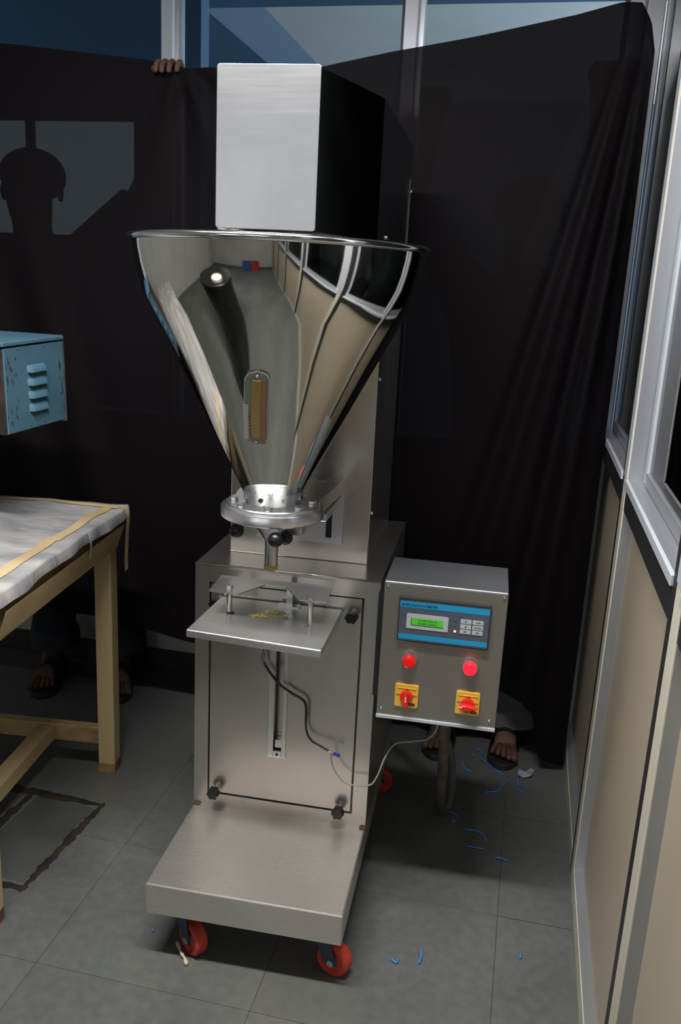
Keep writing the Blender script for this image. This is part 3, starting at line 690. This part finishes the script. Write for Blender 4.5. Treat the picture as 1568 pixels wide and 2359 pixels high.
def hang(pts, wv):
    V, F = [], []
    for p in pts: V += [(p[0], p[1]-wv, p[2]), (p[0], p[1]+wv, p[2])]
    for k in range(len(pts)-1): F.append((2*k, 2*k+1, 2*k+3, 2*k+2))
    return V, F
obj('tape_strip', TB(hang([(-.012,-.016,.861), (.014,-.016,.858), (.019,-.016,.83), (.016,-.018,.78), (.012,-.02,.70), (.013,-.02,.665)], .014)), M['tape'], sh, smooth=True)
obj('tape_strip', TB(hang([(.016,-.40,.815), (.012,-.40,.80), (.0,-.40,.765), (-.006,-.40,.745)], .36)), M['tape'], sh, smooth=True)
obj('tape_strip', TB(hang([(-.006,-.30,.862), (.015,-.30,.857), (.021,-.302,.83), (.018,-.306,.79)], .006)), M['film'], sh, smooth=True)

# ------------------------------------------------------------------ blue louvred box on a stand on the table
BO = Vector((-.747, .073, 1.332)); by_, br_ = 1.4724, .0317
bex = Vector((math.cos(by_)*math.cos(br_), math.sin(by_)*math.cos(br_), math.sin(br_))); bn = Vector((math.sin(by_), -math.cos(by_), 0)); bez = bn.cross(bex)
if bez.z < 0: bez = -bez
BW, BH, BD = .2607, .22, .30
def BB(g): return tf(g, lambda v: BO + bex*v.x - bn*v.y + bez*v.z)   # x along louvred face, y inward, z up from top edge (negative is down)
eb = empty('electrical_box', tuple(BO + bex*.13 - bn*.15 + Vector((0,0,-.46))), 'chipped blue steel box with louvred side on a stand over the table', 'box')
obj('box_body', BB(box(0, BW, .004, BD, -BH, -.006)), mottled('rusty_dark_paint', (.010,.009,.009), (.05,.03,.02), 22, .6), eb, bevel=.003)
sp = obj('side_panel', BB(box(.002, BW-.008, 0, .005, -BH+.002, -.004)), M['louver_blue'], eb, bevel=.002)
obj('side_flange', BB(box(BW-.014, BW, .001, .02, -BH-.002, -.004)), mottled('worn_blue_edge', (.06,.05,.045), (.13,.17,.20), 18, .6), eb)
obj('lid', BB(box(-.004, BW-.004, -.003, BD, 0, .012)), M['louver_blue'], eb, bevel=.003)
chip = mat('bare_rusty_chip', (.035,.022,.018), .8)
for i in range(46):
    a = random.random(); edge = random.choice((0,0,1,2))
    x = (random.uniform(.004,.05), random.uniform(BW-.03,BW-.012), random.uniform(.01,.24))[edge]; z = (random.uniform(-.2,-.02), random.uniform(-.2,-.05), random.choice((random.uniform(-.214,-.205), random.uniform(-.016,-.008))))[edge]
    w_ = random.uniform(.001,.0035); l_ = random.uniform(.002,.014) if edge < 2 else random.uniform(.001,.003)
    pc = [(x + w_*random.uniform(.5,1.2)*math.cos(t*1.047), z + l_*random.uniform(.5,1.2)*math.sin(t*1.047)) for t in range(6)]
    obj('paint_chip', BB(prism_y(pc, -.0006, .001)), chip, sp)
for k in range(4):
    z0 = -.065 - .0335*k; xa, xb = .092, .172
    V, F = [], []; n = 10
    for i in range(n+1):
        x = xa + (xb-xa)*i/n; e = min(1, min(i, n-i)/1.0); dp = .012*min(1, e)
        V += [(x, 0, z0+.012), (x, -dp*.55, z0+.008), (x, -dp, z0-.004), (x, -dp, z0-.007), (x, 0, z0-.007)]
    for i in range(n):
        for j in range(4): F.append((5*i+j, 5*i+5+j, 5*i+6+j, 5*i+1+j))
    obj('louver', BB((V, F)), M['louver_blue'], sp, smooth=50)
sx, sy = BO.x-.22, BO.y+.13
obj('stand_pole', cone((sx,sy,.875), (sx,sy,1.13), .018), M['iron'], eb, smooth=30)
obj('stand_foot', box(sx-.07, sx+.07, sy-.06, sy+.06, .867, .876), M['iron'], eb, bevel=.002)

# ------------------------------------------------------------------ dark cloth
def lerp_tab(tab, x):
    if x <= tab[0][0]: return tab[0][1]
    for (a, b), (c, d) in zip(tab, tab[1:]):
        if x <= c: return b + (d-b)*(x-a)/(c-a)
    return tab[-1][1]
TOP = [(-1.7,2.22), (-1.097,2.171), (-.821,2.147), (-.651,2.132), (-.56,2.120), (-.53,2.110), (-.41,2.110), (-.117,2.116), (.077,2.156), (.312,2.197), (.57,2.247), (.68,2.275), (.735,2.277), (.765,2.235), (.785,2.16), (.795,2.06)]
HEM = [(-1.7,.43), (-1.065,.394), (-.935,.369), (-.735,.352), (-.479,.316), (0,.29), (.50,.265), (.62,.262), (.66,.22), (.70,.05), (.80,.015)]
def sstep(a, b, x):
    t = max(0, min(1, (x-a)/(b-a))); return t*t*(3-2*t)
def curtain_geo():
    nx, nz = 300, 110; V, F = [], []
    for i in range(nx+1):
        u = i/nx; X = -1.7 + 2.483*u
        zt, zb = lerp_tab(TOP, X), lerp_tab(HEM, X)
        for j in range(nz+1):
            t = j/nz; z = zt + (zb-zt)*t; y = .735
            # gathered fan of folds falling from the right-hand corner
            a = math.atan2(.80-X, 2.62-z); wgt = sstep(.34, .06, a)*sstep(0, .25, t)
            y += wgt*(.026*math.sin(a*62+.7) + .012*math.sin(a*118+2)) - .02*wgt
            # folds radiating from the hand that grips the top edge
            dx, dz = X+.545, 2.13-z; r = math.hypot(dx, dz); b = math.atan2(dx, dz+.02)
            y += .013*math.exp(-r*2.0)*math.sin(b*9+1.0)*sstep(.02,.12,r)*sstep(-.9,.1,b)
            # slack diagonal folds at the left
            q = (X+1.05) - .42*(2.0-z)*.55
            y += .014*sstep(-.75,-1.05,X - .25*(1.4-z))*math.sin(q*26)*sstep(.2,.5,t)
            y += .010*math.sin(X*3.1+.6*z)*t + .006*math.sin(X*7.3-1.1*z+2)
            d = zt-z
            if X > -.5: y -= .007*math.exp(-((d-.035)/.018)**2)*sstep(-.5,.1,X)
            y += .06*sstep(.70,.80,X)*(1-t)*.5
            V.append((X - .02*sstep(.6,.8,X)*0, y, z))
    for i in range(nx):
        for j in range(nz): F.append((i*(nz+1)+j, i*(nz+1)+j+1, (i+1)*(nz+1)+j+1, (i+1)*(nz+1)+j))
    return V, F
obj('backdrop_cloth', curtain_geo(), M['curtain'], smooth=True, label='wide dark purple cloth held up as a backdrop behind the machine', cat='cloth')

# ------------------------------------------------------------------ people behind the cloth
def skin_mesh(name, chains, matl, parent, root, sub=2):
    """chains: lists of (x, y, z, r); points closer than 1 mm are shared"""
    verts, rad, edges, key = [], [], [], {}
    for ch in chains:
        prev = None
        for x, y, z, r in ch:
            k = (round(x,3), round(y,3), round(z,3))
            if k not in key: key[k] = len(verts); verts.append((x,y,z)); rad.append(r)
            i = key[k]
            if prev is not None and prev != i: edges.append((prev, i))
            prev = i
    org = Vector(verts[root]); org.z = 0 if parent is None else org.z
    me = bpy.data.meshes.new(name); me.from_pydata([tuple((Vector(v)-org)*K) for v in verts], edges, []); me.update()
    o = bpy.data.objects.new(name, me); link(o, parent, org)
    m = o.modifiers.new('skin', 'SKIN'); m.use_smooth_shade = True
    sv = me.skin_vertices[0].data
    for i, r in enumerate(rad): sv[i].radius = (r*K, r*K); sv[i].use_root = (i == root)
    m2 = o.modifiers.new('sub', 'SUBSURF'); m2.levels = sub; m2.render_levels = sub
    me.materials.append(matl); return o
def loft(path, seg=20):                        # rings (x, y, z, rx, ry)
    V, F = [], []
    for x, y, z, rx, ry in path: V += [(x+rx*math.cos(2*math.pi*k/seg), y+ry*math.sin(2*math.pi*k/seg), z) for k in range(seg)]
    for i in range(len(path)-1):
        for k in range(seg):
            m = (k+1) % seg; F.append((i*seg+k, i*seg+m, (i+1)*seg+m, (i+1)*seg+k))
    return V, F
def person(label, px, py, feet, hands, elbows, trousers, shirt, cuffs, hemz, hemr, top=1.91, sole='rubber', cloth_label=None):
    s = top/1.91; rt = empty('person', (px, py, 0), label, 'person')
    hip, chest, nk = (px,py,1.0*s), (px,py,1.45*s), (px,py,1.63*s)
    ch = [[(*hip,.14), (px,py,1.2*s,.125), (*chest,.15), (px,py,1.57*s,.10), (*nk,.058), (px,py-.01,1.70*s,.075), (px,py-.012,1.79*s,.098), (px,py-.008,1.86*s,.075)],
          [(px,py-.012,1.79*s,.098), (px,py-.115,1.775*s,.014)]]
    for sd, (fx, fy, fa), hd, el in ((-1, feet[0], hands[0], elbows[0]), (1, feet[1], hands[1], elbows[1])):
        shd = (px+sd*.19*s, py, 1.54*s)
        ch.append([(*chest,.15), (*shd,.066), (*el,.048), (hd[0],hd[1],hd[2]-.05,.032), (hd[0],hd[1],hd[2],.034)])
        d = Vector((math.sin(fa), -math.cos(fa), 0)); t = Vector((math.cos(fa), math.sin(fa), 0))
        heel = Vector((fx, fy, 0)); ank = heel + d*.035 + Vector((0,0,.115)); knee = Vector(((px+sd*.10+fx)/2, (py+fy)/2-.02, .55*s)); ball_ = heel + d*.19 + Vector((0,0,.048))
        ch.append([(*hip,.14), (px+sd*.095,py,.93*s,.105), (*knee,.066), (*ank,.044), (*(heel + d*.11 + Vector((0,0,.068))),.040), (*ball_,.036)])
        for k in range(5):                     # toes
            o_ = (k-2)*.0185*-sd; ln = (.085,.082,.074,.066,.056)[k]; r = (.0135,.0105,.0098,.0092,.0088)[k]
            a = ball_ + t*o_*.75 + d*.012; e = heel + d*(.19+ln) + t*o_*1.05 + Vector((0,0,.033))
            ch.append([(*ball_,.036), (*(a + Vector((0,0,-.004))),r*1.1), (*((a+e)/2 + Vector((0,0,.002))),r), (*e,r)])
        # fingers curled over the cloth edge
        fd = Vector((0,-1,0)); ft = Vector((1,0,0))
        for k in range(4):
            o_ = (k-1.5)*.021; L = (.9,1,.95,.78)[k]
            a = Vector(hd) + ft*o_ + Vector((0,-.008,.03)); ch.append([(*hd,.034), (*a,.0105), (*(a + Vector((0,-.026*L,.020))),.0098), (*(a + Vector((0,-.052*L,.004))),.0092), (*(a + Vector((0,-.060*L,-.022*L))),.0085)])
        a = Vector(hd) + ft*(-sd*.03) + Vector((0,-.012,.0)); ch.append([(*hd,.034), (*a,.012), (*(a + Vector((-sd*.014,-.022,.022))),.0105), (*(a + Vector((-sd*.010,-.040,.03))),.009)])
    skin_mesh('body', ch, M['skin'], rt, 0)
    obj('hair', join(ball((px,py+.012,1.83*s), .108, .98, 1.06, .80)), M['hair'], rt, smooth=True)
    for sd in (-1, 1): obj('ear', ball((px+sd*.103,py,1.775*s), .022, .4, .8, 1.3), M['skin'], rt, smooth=True)
    legs = []
    for sd, (fx, fy, fa) in ((-1, feet[0]), (1, feet[1])):
        d = Vector((math.sin(fa), -math.cos(fa), 0)); ax, ay = fx+d.x*.035, fy+d.y*.035
        kx, ky = (px+sd*.10+ax)/2, (py+ay)/2-.02
        legs.append(loft([(px+sd*.085,py,1.06*s,.115,.135), (px+sd*.09,py,.92*s,.118,.13), (kx,ky,.55*s,hemr*1.0,hemr*1.05), (ax+.004,ay,hemz+.16,hemr*.98,hemr*1.0), (ax-.004,ay,hemz+.07,hemr*1.08,hemr*1.08), (ax,ay,hemz,hemr*1.12,hemr*1.1)]))
        if cuffs: obj('trouser_cuff', loft([(ax,ay,hemz-.004,hemr*1.20,hemr*1.18), (ax,ay,hemz+.04,hemr*1.22,hemr*1.2), (ax,ay,hemz+.062,hemr*1.13,hemr*1.12)]), M['cuff'], rt, smooth=True)
        # sandal
        def ft_(u, v, z): p = Vector((fx, fy, z)) + d*u + Vector((math.cos(fa), math.sin(fa), 0))*v; return tuple(p)
        out = [(-.045,.0), (-.035,.030), (.0,.040), (.08,.038), (.17,.050), (.235,.052), (.275,.038), (.290,.008), (.285,-.020), (.255,-.042), (.19,-.048), (.08,-.036), (.0,-.036), (-.035,-.028)]
        sp_ = []
        for i in range(len(out)):
            p0, p1, p2, p3 = (Vector((*out[(i+k) % len(out)], 0)) for k in (-1,0,1,2))
            for k in range(4):
                t_ = k/4; sp_.append(.5*((2*p1)+(p2-p0)*t_+(2*p0-5*p1+4*p2-p3)*t_*t_+(3*p1-p0-3*p2+p3)*t_**3))
        sl = obj('sandal', ([ft_(p.x, p.y*-sd, .001) for p in sp_] + [ft_(p.x*.99, p.y*-sd*.98, .020) for p in sp_], prism([(0,0)]*len(sp_), 0, 1)[1]), M[sole], rt, bevel=.003)
        for u0, hh in ((.165,.088), (.09,.115)):
            V, F = [], []
            for i in range(13):
                an = math.pi*i/12
                for uu in (u0-.02, u0+.022): V.append(ft_(uu - .01*math.sin(an), .050*math.cos(an), .014 + hh*math.sin(an)*(1 if uu < u0 else .88)))
            for i in range(12): F.append((2*i, 2*i+1, 2*i+3, 2*i+2))
            obj('sandal_strap', (V, F), M['rubber'], sl, smooth=True)
    obj('trousers', join(*legs, loft([(px,py,.98*s,.20,.145), (px,py,1.10*s,.185,.14)])), trousers, rt, smooth=True)
    slv = []
    for sd, el in ((-1, elbows[0]), (1, elbows[1])):
        a = Vector((px+sd*.15*s, py, 1.53*s)); b = Vector(el); slv.append(cone(tuple(a), tuple(a.lerp(b,.92)), .092, .066, 20))
    obj('shirt', join(loft([(px,py,1.0*s,.195,.15), (px,py,1.2*s,.18,.145), (px,py,1.45*s,.215,.16), (px,py,1.56*s,.165,.125), (px,py,1.63*s,.075,.075)]), *slv), shirt, rt, smooth=True)
    return rt
person('man in dark navy rolled trousers and sandals holding up the cloth behind the table', -1.15, .965,
       [(-1.16,1.045,.25), (-.90,1.075,.35)], [(-1.60,.82,2.10), (-.580,.785,2.082)], [(-1.46,.93,1.74), (-.745,.93,1.76)],
       M['denim'], M['shirt'], True, .12, .078, sole='rubber_tan')
person('man in loose grey trousers and black sandals behind the cloth near the partition', .50, .905,
       [(.395,1.0,-.12), (.602,1.0,-.06)], [(.20,.84,2.03), (.67,.84,2.10)], [(.16,.93,1.76), (.70,.93,1.80)],
       M['greycloth'], M['purple'], False, .085, .120, top=1.86)

DX, DY = -.70, -1.22  # drum added out of view to give the hopper a dark reflected band
dm = obj('drum', lathe([(.27,0), (.275,.02), (.275,.33), (.282,.34), (.275,.35), (.275,.68), (.282,.69), (.275,.70), (.275,1.03)], DX, DY, 48), M['black'], smooth=30, label='unseen black plastic drum with a white bung, added for the hopper reflection', cat='drum')
obj('drum_lid', lathe([(.283,1.0), (.285,1.02), (.285,1.05), (.275,1.06)], DX, DY, 48), M['black'], dm, smooth=30)
obj('drum_bung', lathe([(.085,1.06), (.085,1.09), (.078,1.096)], DX+.10, DY+.08, 32), M['ceil_white'], dm, smooth=30)  # white bung added as the bright spot in that reflection
for x, col, lab in ((-.55,(.03,.09,.32),'unseen blue plastic crate added for the hopper reflection'), (-.12,(.40,.03,.03),'unseen red plastic crate added for the hopper reflection')):  # crates added out of view as coloured reflections in the hopper
    cr = obj('crate', join(rbox(x-.19,x+.19,-4.2,-3.9,.0,.02), rbox(x-.19,x-.175,-4.2,-3.9,.02,.26), rbox(x+.175,x+.19,-4.2,-3.9,.02,.26), rbox(x-.175,x+.175,-4.2,-4.185,.02,.26), rbox(x-.175,x+.175,-3.915,-3.9,.02,.26)), mat('crate_plastic', col, .4), label=lab, cat='crate')
    obj('crate_rim', join(rbox(x-.205,x+.205,-4.215,-4.19,.24,.27), rbox(x-.205,x+.205,-3.91,-3.885,.24,.27), rbox(x-.205,x-.18,-4.19,-3.91,.24,.27), rbox(x+.18,x+.205,-4.19,-3.91,.24,.27)), cr.data.materials[0], cr)
# ------------------------------------------------------------------ litter on the floor
def litter(name, pts, r, m_, label, cat, group=None):
    return obj(name, tube([(x, y, .002 + r) for x, y in pts], r, 6, 5), m_, label=label, cat=cat, group=group, smooth=True)
def fz(px, py):                                # where a pixel of the photo meets the floor
    d = rgt*((px-784)/FPX) - upv*((py-1179.5)/FPX) + fwd; t = -CAM.z/d.z; p = CAM + d*t; return (p.x, p.y)
TH = [([(1066,1751),(1065,1763),(1071,1773),(1086,1781)], 'short blue plastic thread curving near the black sandal'),
      ([(1090,1746),(1089,1736),(1098,1729),(1108,1732),(1110,1740)], 'blue plastic thread bent in a hook beside the black sandal toes'),
      ([(1106,1749),(1122,1760),(1140,1776),(1158,1787)], 'long straight blue plastic thread in front of the black sandal'),
      ([(1169,1802),(1154,1813),(1150,1822),(1140,1826),(1117,1828)], 'crooked blue plastic thread past the loop of the conduit'),
      ([(1193,1792),(1192,1805),(1188,1817),(1205,1829)], 'blue plastic thread below the scrap of clear film'),
      ([(1031,1872),(1044,1876),(1054,1884)], 'blue plastic thread beside the bottom of the conduit loop'),
      ([(1048,1894),(1040,1894),(1043,1899)], 'tiny folded blue thread near the conduit loop'),
      ([(1067,1912),(1095,1917),(1112,1926),(1119,1940)], 'curved blue plastic thread on the bare floor'),
      ([(1075,1951),(1095,1955),(1114,1959)], 'wavy blue plastic thread below the curved one'),
      ([(1138,1979),(1150,1979),(1167,1986)], 'short blue plastic thread lying closest to the partition foot'),
      ([(901,2213),(912,2221),(917,2213)], 'small curl of blue thread beyond the right front caster'),
      ([(968,2190),(970,2205),(965,2222)], 'thin faded blue thread near the small blue curl'),
      ([(1199,2198),(1198,2210)], 'tiny blue thread near the aluminium bottom rail'),
      ([(354,2142),(352,2149)], 'tiny blue thread beside the left front caster')]
for pts, lab in TH: litter('plastic_thread', [fz(*p) for p in pts], .0019, M['thread_blue'], lab, 'thread', 'blue threads on the floor')
a = [fz(*p) for p in [(1191,1786),(1195,1778),(1210,1781),(1222,1776),(1231,1777),(1222,1794),(1205,1794),(1194,1793)]]
V = [(x, y, .003 + .007*(i % 2)) for i, (x, y) in enumerate(a)]
cx_ = sum(v[0] for v in V)/len(V); cy_ = sum(v[1] for v in V)/len(V)
obj('film_scrap', (V + [(cx_, cy_, .011)], [(i, (i+1) % 8, 8) for i in range(8)]), M['film'], label='crumpled scrap of clear plastic film on the floor', cat='film')
obj('cotton_string', tube([(*fz(407,2188), .022), (*fz(417,2203), .010), (*fz(424,2211), .006), (*fz(430,2226), .005)], lambda t: .0036 + .0008*math.sin(t*17) + (.0015 if t > .85 else 0), 8, 6), M['rag'], label='frayed cream cotton string hanging from the left front caster', cat='string', smooth=True)
